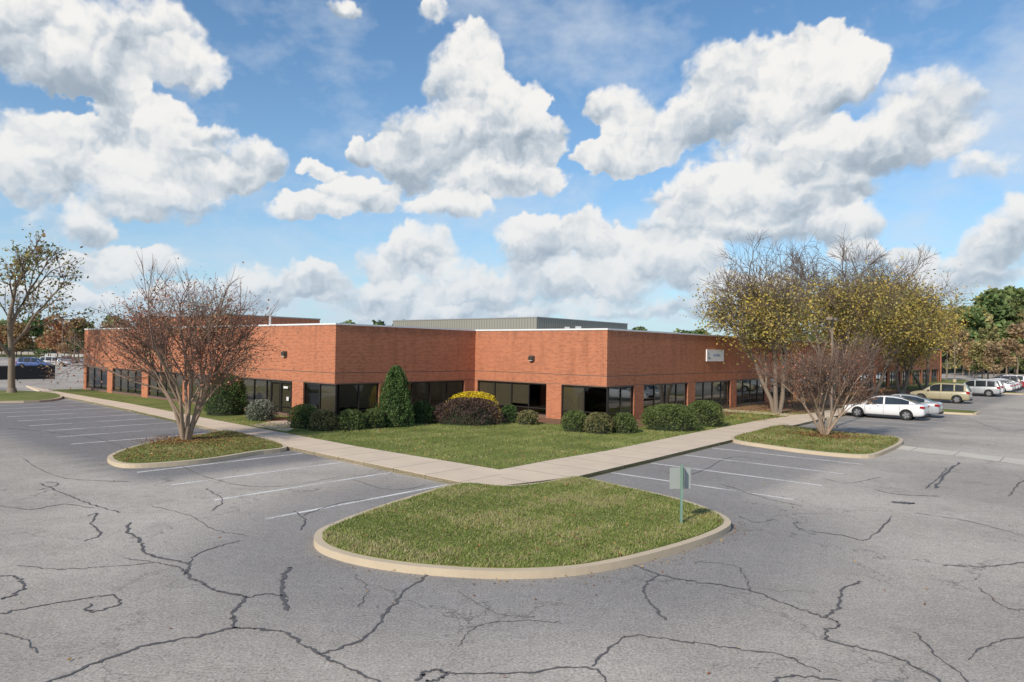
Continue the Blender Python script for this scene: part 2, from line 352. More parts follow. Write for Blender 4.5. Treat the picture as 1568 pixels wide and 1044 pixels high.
islFar=smoothclosed([offR(63,7.4),offR(63,13.0),offR(64,13.6),offR(65,13.0),offR(65,7.4)],5)
lawnL=smoothclosed([G(x,y,.13) for x,y in [(-200,628),(-60,616),(60,613),(96,607),(80,601),(20,598),(-80,600),(-200,608)]],4)
step=.8; xs=np.arange(-140,130,step); ys=np.arange(-12,190,step); X,Y=np.meshgrid(xs,ys); nx,ny=len(xs),len(ys)
V=np.stack([X.ravel(),Y.ravel(),np.zeros(X.size)],1); idx=np.arange(nx*ny).reshape(ny,nx)
Fq=np.stack([idx[:-1,:-1],idx[:-1,1:],idx[1:,1:],idx[1:,:-1]],-1).reshape(-1,4)
P2=V[:,:2]
def sst(v,a,b): t=np.clip((v-a)/(b-a),0,1); return t*t*(3-2*t)
oA=-(P2-L)@B; sA=(P2-L)@A; oB=-(P2-R)@A; sB=(P2-R)@B
dk=np.zeros(len(P2))
dk=np.maximum(dk,sst(oA,3,5)*(1-sst(oA,12.6,13.6))*sst(sA,-10,-8.5))
dk=np.maximum(dk,.65*sst(oB,5,6)*(1-sst(oB,12.6,13.6))*sst(sB,-16,-14))
di=distpoly(P2,isl); ring=(1-sst(di,1.2,4.2))*(1-sst(P2[:,1],19,23))
dk=np.maximum(dk,.65*ring); dk=np.maximum(dk,.35*sst(oA,12,13)*(1-sst(oA,19,24))*sst(sA,-6,4))
dk=np.maximum(dk,.25*(1-sst(np.abs(P2[:,0]-1),1,5))*(1-sst(P2[:,1],5,12)))
me=meshnp("parking_lot",V,Fq); at=me.attributes.new('Col','FLOAT_COLOR','POINT'); c=np.ones((len(V),4),np.float32); c[:,:3]=dk[:,None]; at.data.foreach_set('color',c.ravel())
obj("parking_lot",me,mat=M_ASP)
lp=list(kerbL)+[corner]+list(kerbR)
pts=[p for p in lp]+[tuple(R+112*B+2*A),tuple(N+3*A+3*B),tuple(L+37*A+3*B),tuple(L+37*A-2*B)]
M_LAWN=m_grass("lawn_soil",(.14,.17,.045),(.22,.24,.075),(.30,.25,.12))
slab("lawn",pts,.122,mat=M_LAWN)
slab("sidewalk",[*kerbL,corner,innL[-1],*innL[-2::-1]],.134,mat=M_CA)
slab("sidewalk",[corner,*kerbR,*innR[::-1]],.134,mat=M_CB)
slab("footpath",[G(x,y,.138) for x,y in [(383,651),(440,660),(462,651),(440,644),(415,645)]],.139,.1,mat=M_CA)
slab("footpath",[tuple(R+13.0*B-5.7*A),tuple(R+14.8*B-5.7*A),tuple(R+14.8*B-.05*A),tuple(R+13.0*B-.05*A)],.139,.1,mat=M_CB)
bedpoly=[tuple(p) for p in (L+3.9*A,L+3.9*A-2.3*B,L-2.0*A-2.4*B,N-2.2*A-2.3*B,R-2.2*A-2.4*B,R+12.5*B-2.3*A,R+12.5*B,R,N,L)]
slab("mulch_bed",bedpoly,.130,.1,mat=M_MUL)
slab("leaf_litter",[tuple(p) for p in (R+15.2*B-.1*A,R+15.2*B-5.4*A,R+60*B-5.4*A,R+60*B-.1*A)],.129,.1,mat=simple("leaf_litter",(.26,.15,.075),.95,var=.55,scale=6))
def island(poly,name="kerb",gname="grass_island"):
    slab(name,poly,.14,mat=M_K); ip=inset(poly,.17)
    slab(gname,ip,.15,.13,mat=M_LAWN); return ip
gi=[island(isl),island(islL),island(islR),island(islF),island(islFar)]
giL=island(lawnL)
def grass(name,polys,excl,n,hgt,z,brown=.25):
    Ps=[];areas=[]
    for po in polys:
        po=np.array(po); ar=abs(.5*np.sum(po[:,0]*np.roll(po[:,1],-1)-np.roll(po[:,0],-1)*po[:,1])); areas.append(ar)
    for po,ar in zip(polys,areas):
        po=np.array(po); k=int(n*ar/sum(areas)); lo=po.min(0); hi=po.max(0); got=[];c=0
        while c<k:
            q=RNG.uniform(lo,hi,(k,2)); q=q[pip(q,po)]; got.append(q); c+=len(q)
            if len(q)==0: break
        Ps.append(np.concatenate(got)[:k])
    P=np.concatenate(Ps)
    for e in excl: P=P[~pip(P,e)]
    n=len(P)
    fld=np.sin(P[:,0]*1.3+np.sin(P[:,1]*.9)*2)+np.sin(P[:,1]*2.1+P[:,0]*.7)+.8*np.sin(P[:,0]*4.1-P[:,1]*3.3)+.7*np.sin(P[:,0]*7.7+P[:,1]*9.1+2*np.sin(P[:,1]*3))
    ang=RNG.uniform(0,2*np.pi,n); w=RNG.uniform(.006,.014,n); h=hgt*RNG.uniform(.5,1.3,n)*(1+.18*fld)
    dx=np.stack([np.cos(ang)*w,np.sin(ang)*w,np.zeros(n)],1)
    b=np.concatenate([P,np.full((n,1),z)],1)
    tip=b+np.concatenate([RNG.normal(0,.6,(n,2))*h[:,None],h[:,None]],1)
    v=np.stack([b-dx,b+dx,tip],1).reshape(-1,3)
    t=np.clip(.5+.24*fld+RNG.normal(0,.25,n),0,1)[:,None]
    col=(1-t)*np.array([.155,.215,.045])+t*np.array([.34,.37,.115])
    br=RNG.random(n)<brown*(.5+1.1*(fld>.8)); col[br]=np.array([.50,.43,.24])*RNG.uniform(.6,1.1,(br.sum(),1))
    obj(name,meshnp(name,v,np.arange(3*n).reshape(n,3),col),mat=M_LEAF)
lawnpoly=[*innL[3:],*innR[1:6],offR(14,.2),tuple(R),tuple(N),tuple(L),tuple(L+5*A)]
grass("grass",[gi[0]],[],95000,.05,.15,brown=.32)
grass("grass",[gi[1],gi[2]],[],40000,.05,.15,brown=.3)
grass("grass",[lawnpoly],[bedpoly],110000,.055,.122,brown=.12)
def litter(name,P,z,size=.035):
    C=np.concatenate([P,np.full((len(P),1),z)],1); C[:,2]+=RNG.uniform(0,.02,len(P))
    n=len(C); a=RNG.uniform(0,6.28,n); s=size*RNG.uniform(.6,1.4,n)
    u=np.stack([np.cos(a)*s,np.sin(a)*s,RNG.normal(0,.3,n)*s],1); v=np.stack([-np.sin(a)*s*.6,np.cos(a)*s*.6,RNG.normal(0,.3,n)*s],1)
    q=np.stack([C-u,C-v,C+u,C+v],1).reshape(-1,3)
    pal=np.array([[.34,.15,.06],[.26,.11,.05],[.42,.27,.10],[.20,.11,.06]]); col=pal[RNG.integers(0,4,n)]*RNG.uniform(.6,1.2,(n,1))
    obj(name,meshnp(name,q,np.arange(4*n).reshape(n,4),col),mat=M_LEAF)
def rnd_in(poly,k):
    po=np.array(poly); q=RNG.uniform(po.min(0),po.max(0),(k*3,2)); return q[pip(q,po)][:k]
litter("fallen_leaves",rnd_in(gi[0],500),.18,.03); litter("fallen_leaves",rnd_in(gi[1],2200),.18); litter("fallen_leaves",rnd_in(gi[2],1800),.18)
litter("fallen_leaves",rnd_in(lawnpoly,1600),.15)
litter("fallen_leaves",rnd_in([offR(8,.1),offR(8,5.4),offR(60,5.4),offR(60,.1)],6000),.15,.06)
ii=RNG.integers(25,95,300); q=np.array(isl)[ii]+RNG.normal(0,.3,(300,2)); q=q[~pip(q,isl)]; litter("fallen_leaves",q,.015,.022)
litter("fallen_leaves",np.stack([RNG.uniform(-22,28,500),RNG.uniform(6,32,500)],1),.012,.022)
for (x,y) in ((285,674),(1263,666)):
    cx,cy=G(x,y,.15); litter("fallen_leaves",np.array([cx,cy])+RNG.normal(0,.75,(1600,2)),.17,.04)

# ------------------------------------------------------------- painted lines, cracks
def ribbon(pts,w,z,vs,fs,jit=0.):
    P=np.array(pts); n=len(P); b=len(vs)
    for i in range(n):
        t=P[min(i+1,n-1)]-P[max(i-1,0)]; t=t/(np.linalg.norm(t)+1e-9); nr=np.array([-t[1],t[0]])
        ww=w*(1+(random.uniform(-jit,jit) if jit else 0)); 
        if jit and (i==0 or i==n-1): ww*=.3
        for s in(-.5,.5):
            p=P[i]+nr*ww*s; vs.append((p[0],p[1],z))
    for i in range(n-1): fs.append((b+2*i,b+2*i+1,b+2*i+3,b+2*i+2))
vs=[];fs=[]
def isect(p,d,poly):
    best=None
    for i in range(len(poly)-1):
        a=np.array(poly[i]);b=np.array(poly[i+1]); e=b-a; M=np.array([[d[0],-e[0]],[d[1],-e[1]]])
        if abs(np.linalg.det(M))<1e-9: continue
        t,u=np.linalg.solve(M,a-p)
        if -1e-6<=u<=1.0001 and (best is None or abs(t)<abs(best)): best=t
    return best
K0=np.array(G(620,720)); allisl=[isl,islL,islR,islF,islFar]
for k in range(-1,16):
    p=K0+k*2.75*A-3*B; t=isect(p,B,kerbL+[corner])
    if t is None: continue
    s=p+B*(t-.06); e=s-B*5.9
    mid=(s+e)/2; tst=np.array([mid,s*.15+e*.85,s*.85+e*.15])
    if any(pip(tst,i).any() for i in allisl): continue
    ribbon([s,e],.13,.004,vs,fs)
K1=np.array(G(925,722))
for k in range(0,40):
    s=R+((K1-R)@B+k*2.75)*B; t=isect(s-3*A,A,kerbR)
    if t is None: continue
    s=s-3*A+A*t; s=s-A*.06; e=s-A*5.9
    tst=np.array([(s+e)/2,s*.15+e*.85,s*.85+e*.15])
    if any(pip(tst,i).any() for i in allisl): continue
    ribbon([s,e],.13,.004,vs,fs)
me=bpy.data.meshes.new("parking_lines"); me.from_pydata(vs,[],fs); obj("parking_lines",me,mat=M_PT)
slab("drainage_gutter",[G(x,y) for x,y in [(1378,682),(1480,693),(1640,713),(1640,722),(1480,700),(1372,688)]],.006,sides=False,mat=m_concrete("gutter_concrete",A,(.62,.58,.50)))
cr=[([(60,1050),(150,1015),(220,990),(300,975),(360,962),(400,963),(440,972),(490,1003),(530,1022),(590,1050)],.045),
([(490,1003),(560,975),(590,940),(620,905),(650,885),(652,874)],.04),
([(360,962),(355,940),(375,915),(330,905),(310,893),(285,880),(290,865),(250,855),(220,845),(215,830),(195,812),(200,800)],.05),
([(290,865),(300,850),(340,835),(370,828)],.025),([(285,880),(270,868),(240,862),(190,855)],.025),
([(135,790),(150,786),(141,800),(155,818),(130,828)],.035),([(185,785),(150,775),(120,765),(100,756),(60,740)],.035),([(60,750),(90,741),(70,738)],.03),
([(0,918),(20,912),(35,898),(28,884),(0,882)],.04),([(0,940),(50,930),(110,920),(170,912),(180,925),(140,938),(135,925)],.03),
([(0,775),(50,780),(100,772),(140,778)],.03),([(446,868),(436,880),(432,900),(438,935)],.07),
([(375,915),(410,910),(440,915)],.03),
([(965,862),(1010,880),(1060,890),(1110,897),(1160,908),(1210,928),(1260,945),(1288,956),(1264,966),(1272,982),(1330,995),(1390,1015),(1450,1050)],.035),
([(1320,890),(1290,905),(1284,930),(1262,945)],.04),([(1010,880),(985,900),(1000,928),(1020,950)],.035),
([(640,1042),(655,1030),(680,1028),(675,1040),(650,1044)],.035),([(680,1030),(780,1032),(900,1022),(930,1050)],.03),
([(905,1022),(960,975),(1030,980),(1100,990),(1190,1002),(1260,1030)],.025),
([(1218,798),(1225,810),(1290,820),(1330,825),(1365,790)],.03),([(1430,748),(1448,726),(1470,708)],.08),([(1418,748),(1436,732),(1452,716)],.04),
([(1365,769),(1400,771)],.22),([(1340,750),(1375,757),(1440,760)],.04),
([(316,748),(340,765),(325,782)],.03),([(450,783),(466,795),(460,812)],.035),([(460,790),(520,770),(560,765)],.025),
([(1440,865),(1500,868),(1575,860)],.03),([(1400,785),(1490,800),(1575,822)],.025),([(1400,968),(1430,1000),(1490,1050)],.03),([(1545,760),(1560,740),(1575,735)],.035),
([(1100,740),(1180,765),(1230,775)],.025),([(250,700),(330,735),(420,745),(520,730)],.02),([(30,700),(90,730),(200,738)],.025),
([(200,690),(150,672),(60,660),(0,655)],.03),([(1010,720),(1060,726),(1120,700),(1180,706)],.025),([(1150,905),(1140,880),(1120,865),(1060,860)],.015),
([(1480,1010),(1520,985),(1575,975)],.02),([(1180,1050),(1210,1035),(1290,1043)],.035),([(700,905),(760,940),(820,945)],.012),
([(540,735),(600,750),(660,741)],.02),([(30,865),(90,872),(160,868),(240,862)],.018),([(1480,640),(1540,660),(1575,655)],.03),([(1350,730),(1300,740),(1260,732)],.02),
([(1190,795),(1160,800),(1130,790)],.015),([(700,990),(730,960),(800,950),(860,955)],.012),([(540,880),(560,900),(550,930)],.012),([(60,1000),(30,975),(0,970)],.02),([(1500,900),(1540,930),(1575,935)],.02),([(230,775),(290,790),(330,812),(380,820)],.018)]
vs=[];fs=[]
for pl,wd in cr:
    pp=smoothclosed([np.array(G(*p)) for p in pl],7,closed=False); q=[]
    for i,p in enumerate(pp): q.append(p+np.array([random.gauss(0,.022),random.gauss(0,.022)])*(1 if wd<.2 else .1))
    q2=[]
    for i in range(len(q)-1): q2+= [q[i],(q[i]+q[i+1])/2+np.array([random.gauss(0,.012),random.gauss(0,.012)])]
    q2.append(q[-1]); ribbon(q2,wd,.008,vs,fs,.6)
me=bpy.data.meshes.new("asphalt_cracks"); me.from_pydata(vs,[],fs); obj("asphalt_cracks",me,mat=M_TAR)

# ------------------------------------------------------------- building
bld=empty("brick_office_building")
H=5.2; ZW=2.1; ZS=.28
brick=Boxes(); frame=Boxes(); glass=Boxes(); blind=Boxes(); cop=Boxes(); line=Boxes(); inter=Boxes()
def wall(o,d,nr,s0,s1,piers):
    o=np.array(o)
    brick.add(o,d,nr,s0,s1,-.3,0,ZW,2.66); line.add(o,d,nr,s0,s1,-.3,-.015,2.66,2.70); brick.add(o,d,nr,s0,s1,-.3,0,2.70,H)
    line.add(o,d,nr,s0+.02,s1-.02,-.2,.004,ZW+.02,ZW+.05)
    for (a,b) in piers: brick.add(o,d,nr,a,b,-.3,0,0.1,ZW)
    bays=[];cur=s0+.02
    for (a,b) in sorted(piers):
        if a-cur>.5: bays.append((cur,a))
        cur=b
    if s1-cur>.5: bays.append((cur,s1-.02))
    for (a,b) in bays:
        line.add(o,d,nr,a,b,-.28,-.03,.1,ZS)
        n=max(1,round((b-a)/1.38)); wd=(b-a)/n
        frame.add(o,d,nr,a,b,-.17,-.07,ZS,ZS+.06); frame.add(o,d,nr,a,b,-.17,-.07,ZW-.07,ZW)
        frame.add(o,d,nr,a,b,-.16,-.08,.62,.67)
        for i in range(n+1):
            x=a+i*wd; frame.add(o,d,nr,max(a,x-.03),min(b,x+.03),-.175,-.065,ZS,ZW)
        glass.add(o,d,nr,a,b,-.125,-.117,ZS+.03,ZW-.03)
        for i in range(n):
            r=random.random()
            zb=.32 if r<.62 else (random.uniform(.5,1.2) if r<.85 else None)
            if zb: blind.add(o,d,nr,a+i*wd+.04,a+(i+1)*wd-.04,-.165,-.16,zb,ZW-.08)
def piers(n,first=2.9,mod=6.7,w=1.08,start=0): return [(first+i*mod,first+i*mod+w) for i in range(start,n)]
nA=-B; nB=-A
wall(L,A,nA,0,36,piers(5)+[(35.4,36)])
wall(L,B,nB,.3,10.53,[(2.9,3.98),(9.6,10.53)])
wall(R,A,nA,0,9.85,[(3.05,4.12),(9.62,9.85)])
wall(R,B,nB,.3,98,piers(15)+[(97.4,98)])
brick.add(R+98*B,A,B,0,45,-.3,0,.1,H); brick.add(L+36*A,B,A,0.3,109,-.3,0,.1,H); brick.add(L+36*A+109*B,A,B,-46,0,-.3,0,.1,H)
for o,d,nr,s0,s1 in((L,A,nA,-.04,36),(L,B,nB,.3,10.49),(R,A,nA,-.04,9.81),(R,B,nB,.3,98)):
    cop.add(o,d,nr,s0,s1,-.33,.04,H,H+.09)
brick.make("brick_walls",bld,M_BR); frame.make("window_frames",bld,M_FR); glass.make("window_glass",bld,M_GL); blind.make("window_blinds",bld,M_BL)
cop.make("parapet_coping",bld,M_COP); line.make("shadow_joint",bld,simple("joint_dark",(.17,.10,.075),.8))
slab("roof",[tuple(p) for p in (L+.2*A+.2*B,L+35.8*A+.2*B,L+35.8*A+108*B,R+97.8*B+.2*A,R+.2*A+.2*B,N+.2*A+.2*B)],4.85,4.7,mat=M_ROOF,parent=bld)
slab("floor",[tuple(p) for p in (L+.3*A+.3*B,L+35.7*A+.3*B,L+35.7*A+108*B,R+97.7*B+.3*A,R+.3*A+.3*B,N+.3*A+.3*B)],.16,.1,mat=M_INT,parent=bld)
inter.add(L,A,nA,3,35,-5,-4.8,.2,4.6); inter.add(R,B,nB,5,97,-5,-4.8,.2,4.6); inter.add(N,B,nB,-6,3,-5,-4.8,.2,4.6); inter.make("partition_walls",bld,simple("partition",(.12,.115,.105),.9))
dr=Boxes()
for a in (4.15,5.2,6.25): dr.add(L,A,nA,a,a+.09,-.16,-.055,.14,ZW)
dr.add(L,A,nA,4.15,6.34,-.16,-.055,1.95,2.1); dr.add(L,A,nA,4.15,6.34,-.16,-.055,.14,.30)
dr.make("entrance_door",bld,M_FR)
dd=Boxes(); dd.add(L,A,nA,4.5,4.95,-.06,-.056,1.66,1.78); dd.add(L,A,nA,4.40,4.62,-.06,-.056,.98,1.2); dd.make("door_notice",bld,simple("notice_white",(.7,.7,.7),.6))
def wallpack(o,d,nr,s,z):
    b=Boxes(); b.add(o,d,nr,s-.16,s+.16,.002,.20,z,z+.22); b.add(o,d,nr,s-.2,s+.2,.002,.08,z-.05,z+.27)
    x=b.make("wall_light",bld,simple("bronze_fixture",(.05,.04,.03),.5))
    md=x.modifiers.new("b",'BEVEL'); md.width=.03; md.segments=2
    g=Boxes(); g.add(o,d,nr,s-.13,s+.13,.04,.19,z-.035,z-.003); g.make("wall_light_lens",bld,simple("lens",(.6,.58,.5),.3))
def s_on(o,d,x):
    r=ray(x,540); k=r[0]/r[1]; return (k*o[1]-o[0])/(d[0]-k*d[1])
wallpack(L,A,nA,s_on(L,A,437),3.5); wallpack(R,A,nA,s_on(R,A,815),3.45)
a1,b1=s_on(R,B,1081),s_on(R,B,1107)
sg=Boxes(); sg.add(R,B,nB,a1,b1,.002,.07,3.48,4.28); sg.make("wall_sign_panel",bld,simple("sign_white",(.85,.86,.88),.4,var=.03))
def text(body,size,s,z,mat,off=.075):
    cu=bpy.data.curves.new("sign_text",'FONT'); cu.body=body; cu.size=size; cu.extrude=.003; o=bpy.data.objects.new("sign_text",cu); sc.collection.objects.link(o)
    p=R+s*B+off*nB; M=Matrix(((B[0],0,nB[0],p[0]),(B[1],0,nB[1],p[1]),(0,1,0,z),(0,0,0,1))); o.matrix_world=M; o.parent=bld; cu.materials.append(mat)
M_BLU=simple("sign_blue",(.16,.28,.50),.5); M_BLK=simple("sign_black",(.05,.05,.06),.5)
text("AB Alliance",.24,a1+1.0,3.83,M_BLU)
lg=Boxes(); lg.add(R,B,nB,a1+.25,a1+.31,.072,.078,3.65,4.08); lg.add(R,B,nB,a1+.31,a1+.55,.072,.078,3.65,3.72); lg.make("sign_logo",bld,M_BLK)
tb=Boxes(); tb.add(R,B,nB,61,63,.002,.05,3.7,4.4); tb.make("wall_sign_panel",bld,M_COP)
def m_metal():
    m,nt,b=newmat("ribbed_metal"); g=nt.new('ShaderNodeNewGeometry').outputs['Position']
    u=nt.math('FRACT',nt.vec('DOT_PRODUCT',g,((A[0]+B[0])*2.2,(A[1]+B[1])*2.2,0)))
    c=nt.mix(nt.ss(u,.1,.5),(.16,.16,.135),(.28,.275,.235)); c=nt.mix(nt.math('MULTIPLY',nt.noise(g,.3,4),.5),c,(.20,.195,.165))
    nt.l.new(c,b.inputs['Base Color']); b.inputs['Roughness'].default_value=.6; return m
def upper(name,c0,la,lb,h,mat):
    c0=np.array(c0); e=empty(name); b=Boxes(); b.add(c0,A,-B,0,la,-lb,0,4.86,h); b.make("walls",e,mat)
    t=Boxes(); t.add(c0,A,-B,-.06,la+.06,-lb-.06,.06,h,h+.12); t.make("roof_edge",e,simple("flashing",(.28,.29,.29),.5)); return e
e1=upper("metal_warehouse",(3.0,85),27,21,8.05,m_metal()); e1.parent=bld
e2=upper("rear_brick_block",(-28.4,70),19,10.6,7.1,M_BR); e2.parent=bld
rv=Boxes()
for (x,yy,wd,h) in ((868,50,.35,.55),(885,50,.4,.6),(413,58,.15,1.6),(1048,60,.5,.5),(1065,70,1.2,.5)):
    X0=(x-784)/FL*yy; rv.add((X0,yy),(1,0),(0,1),-wd/2,wd/2,-wd/2,wd/2,4.85,5.2+h)
rv.make("roof_vents",bld,simple("galvanised",(.5,.5,.5),.4))

# ------------------------------------------------------------- shrubs
def shrub(x,yb,wpx,hpx,pal,kind='round',leaf=.045,n=None,depth=None,name="shrub",zc=.13):
    gx,gy=G(x,yb,zc); d=gy; wd=wpx*d/FL; h=hpx*d/FL; rx=wd/2; ry=(depth/2 if depth else rx); 
    cx=gx*(1+ry/gy); cy=gy+ry
    ar=rx*h*6; n=n or int(min(9000,max(1500,ar*700)))
    t=RNG.uniform(0,2*np.pi,n); uu=RNG.uniform(0,1,n)**.8
    CE=.46
    if kind=='cone':
        uu=1-(1-uu)**1.1; r=np.minimum(np.clip((1-uu)**CE*1.02,0,1)*np.clip(uu*5+.72,0,1)*1.1,1); z=uu
    else:
        p=2.6; z=uu; r=np.clip(1-(z)**p,0,1)**(1/p)*np.clip(.8+z*1.2,0,1)
        top=RNG.random(n)<.4; r[top]=np.sqrt(RNG.uniform(0,1,top.sum()))*.97; z[top]=np.clip(1-r[top]**p,0,1)**(1/p)
    lump=1+.07*np.sin(t*5+z*6+x)+.06*np.sin(t*9-z*11+x*.3)+RNG.normal(0,.04,n)
    dep=RNG.uniform(.84,1.04,n)*lump
    C=np.stack([cx+r*np.cos(t)*rx*dep,cy+r*np.sin(t)*ry*dep,zc+z*h*(.96+.06*lump)*np.clip(dep+.05,0,1.06)],1)
    q,f=leaves(C,leaf)
    pal=np.array(pal); pick=np.clip(RNG.normal(.5+.2*np.sin(t*4+z*7),.25,n),0,1)[:,None]
    col=pal[0]*(1-pick)+pal[1]*pick; col*=RNG.uniform(.7,1.25,(n,1))
    e=empty(name)
    obj("foliage",meshnp("foliage",q,f,col),e,M_LEAF)
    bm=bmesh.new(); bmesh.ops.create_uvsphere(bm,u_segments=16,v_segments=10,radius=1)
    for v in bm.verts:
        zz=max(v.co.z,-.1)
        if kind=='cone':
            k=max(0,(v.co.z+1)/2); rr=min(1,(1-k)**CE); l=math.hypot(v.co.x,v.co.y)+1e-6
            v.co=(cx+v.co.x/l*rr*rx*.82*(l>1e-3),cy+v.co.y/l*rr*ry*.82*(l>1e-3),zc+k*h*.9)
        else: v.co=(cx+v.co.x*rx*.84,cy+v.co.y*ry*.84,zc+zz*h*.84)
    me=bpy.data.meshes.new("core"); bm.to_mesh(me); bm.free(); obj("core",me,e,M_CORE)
g1=[(.07,.11,.028),(.19,.235,.075)]; g2=[(.11,.12,.04),(.28,.25,.11)]; g3=[(.045,.08,.024),(.11,.18,.05)]; pu=[(.06,.04,.038),(.16,.10,.08)]; yl=[(.66,.50,.02),(.85,.7,.04)]; gg=[(.15,.17,.13),(.30,.31,.24)]
for a in [(465,657,48,33,g1),(494,661,42,30,g2),(537,660,44,29,g1),(572,657,34,28,g1),(645,650,38,32,g3),(780,648,28,25,g3),(808,651,34,20,g2),(880,662,44,29,g1),(916,665,46,29,g2),(956,664,40,28,g1),(400,645,46,29,gg),(345,637,66,58,g3),(1000,652,34,26,g1),(660,648,24,22,g3),(330,634,30,30,g3)]:
    shrub(*a)
shrub(605,655,56,87,[(.055,.11,.03),(.13,.21,.06)],'cone',leaf=.05,n=9000,name="holly_shrub")
shrub(724,645,84,41,yl,leaf=.04,n=5000,depth=1.2,name="flowering_shrub")
shrub(718,652,106,38,pu,leaf=.045,n=8000,depth=1.8,name="hedge")
shrub(1027,661,88,37,g1,leaf=.045,n=7000,depth=2.,name="hedge"); shrub(1078,654,64,36,g1,leaf=.045,n=5000,depth=1.8,name="hedge")

# ------------------------------------------------------------- trees
def tube(pts,r0_,r1_,vs,fs,k):
    P=np.array(pts); n=len(P); b=len(vs)
    for i in range(n):
        t=P[min(i+1,n-1)]-P[max(i-1,0)]; t/=math.sqrt(t@t)+1e-9
        if abs(t[2])<.9: a=np.array([t[1],-t[0],0.])
        else: a=np.array([0.,t[2],-t[1]])
        a/=math.sqrt(a@a); c=np.array([t[1]*a[2]-t[2]*a[1],t[2]*a[0]-t[0]*a[2],t[0]*a[1]-t[1]*a[0]]); r=r0_+(r1_-r0_)*i/(n-1)
        for j in range(k):
            an=2*math.pi*j/k; vs.append(P[i]+(a*math.cos(an)+c*math.sin(an))*r)
    for i in range(n-1):
        for j in range(k):
            j2=(j+1)%k; fs.append((b+i*k+j,b+i*k+j2,b+(i+1)*k+j2,b+(i+1)*k+j))
def grow(rs,out,tips,p,d,Ln,r,lvl,cfg):
    segs=4 if lvl<2 else (3 if lvl<4 else 2); pts=[p.copy()]; 
    for i in range(segs):
        d=d+np.array([rs.gauss(0,1),rs.gauss(0,1),rs.gauss(0,1)])*cfg['wob']+np.array([0,0,cfg['up'][min(lvl,len(cfg['up'])-1)]]); d/=math.sqrt(d@d)
        p=p+d*Ln/segs; pts.append(p.copy())
    mx=cfg['levels']; re=r*.62 if lvl<mx else r*.5; out.append((pts,r,re,lvl))
    if lvl>=mx-1:
        for q in pts[1:]: tips.append(q)
    if lvl==mx: return
    nc=cfg['kids'][lvl]
    for k in range(nc):
        t=1.0 if k==0 else rs.uniform(.35,1.); f=t*segs; i=min(int(f),segs-1); st=pts[i]+(pts[i+1]-pts[i])*(f-i)
        sp=math.radians(cfg['spread'][lvl])*rs.uniform(.6,1.3)*(.5 if k==0 else 1)
        ax=np.array([rs.gauss(0,1) for _ in range(3)]); ax=ax-d*(ax@d); ax/=math.sqrt(ax@ax)
        nd=d*math.cos(sp)+ax*math.sin(sp)
        grow(rs,out,tips,st,nd,Ln*cfg['ratio'][lvl]*rs.uniform(.75,1.2),max(re*(1 if k==0 else .8),cfg['rmin']),lvl+1,cfg)
def tree(name,loc,stems,L0,r0_,cfg,seed,mats,leafn=0,leafs=.08,pal=None,tilt=(12,28),leafjit=.15,zcut=None,z0=.1):
    rs=random.Random(seed); out=[];tips=[]
    for s in range(stems):
        an=2*math.pi*s/stems+rs.uniform(-.3,.3); ti=math.radians(rs.uniform(*tilt))
        d=np.array([math.cos(an)*math.sin(ti),math.sin(an)*math.sin(ti),math.cos(ti)])
        st=np.array([loc[0]+math.cos(an)*r0_*1.1*(stems>1),loc[1]+math.sin(an)*r0_*1.1*(stems>1),z0])
        grow(rs,out,tips,st,d,L0*rs.uniform(.9,1.1),r0_,0,cfg)
    e=empty(name)
    va,fa,vb,fb=[],[],[],[]
    for pts,a,b,l in out:
        if l<=1: tube(pts,a,b,va,fa,8 if l==0 else 6)
        else: tube(pts,a,b,vb,fb,4 if l==2 else 3)
    tube([(loc[0],loc[1],z0-.05),(loc[0],loc[1],z0+.12),(loc[0],loc[1],z0+.4)],r0_*2.1*(1.25 if stems>1 else .8),r0_*1.15,va,fa,10)
    obj("trunk",meshnp("trunk",va,fa,smooth=True),e,mats[0]); obj("branches",meshnp("branches",vb,fb),e,mats[1])
    if leafn:
        T=np.array(tips); 
        if zcut:
            hi=zcut[1]; pr=np.clip((hi+1.2-T[:,2])/2.4,0,1); T=T[(RNG.random(len(T))<pr)&(T[:,2]>zcut[0])]
        C=T[RNG.integers(0,len(T),leafn)]+RNG.normal(0,leafjit,(leafn,3)); q,f=leaves(C,leafs)
        pal=np.array(pal); cl=np.sin(C[:,0]*1.3+1)*np.sin(C[:,1]*1.1)*np.sin(C[:,2]*1.5)
        pk=np.clip(((cl+1)/2*len(pal)+RNG.normal(0,.8,leafn)).astype(int),0,len(pal)-1)
        col=pal[pk]*RNG.uniform(.6,1.3,(leafn,1)); obj("leaves",meshnp("leaves",q,f,col),e,M_LEAF)
    return e
crape=dict(levels=4,kids=[4,5,5,6],spread=[26,31,35,40],ratio=[.78,.72,.64,.62],wob=.09,up=[.02,.04,.04,.03,.02],rmin=.0068)
red=[(.36,.13,.075),(.44,.21,.13),(.29,.14,.085),(.40,.28,.16)]
p=G(285,674,.14); tree("crape_myrtle_tree",p,6,2.42,.095,crape,3,[M_BARKC,M_TW],9500,.05,red,zcut=(1.3,6),leafjit=.30,tilt=(8,31))
p=G(1263,666,.14); tree("crape_myrtle_tree",p,6,1.75,.07,crape,11,[M_BARKC,M_TW],2000,.045,red,zcut=(1,4),leafjit=.2,tilt=(10,28))
big=dict(levels=5,kids=[4,4,4,5,5],spread=[26,30,34,38,42],ratio=[.66,.74,.72,.66,.6],wob=.11,up=[.04,.08,.06,.02,-.02,-.04],rmin=.014)
big2=dict(big); big2['kids']=[4,4,4,4,5]; big2['rmin']=.016
ypal=[(.27,.26,.09),(.36,.30,.09),(.44,.34,.09),(.55,.41,.09)]
def onstrip(x,o=4.0):
    r=ray(x,540); k=r[0]/r[1]; q=R-o*A; s=(k*q[1]-q[0])/(B[0]-k*B[1]); return q+s*B
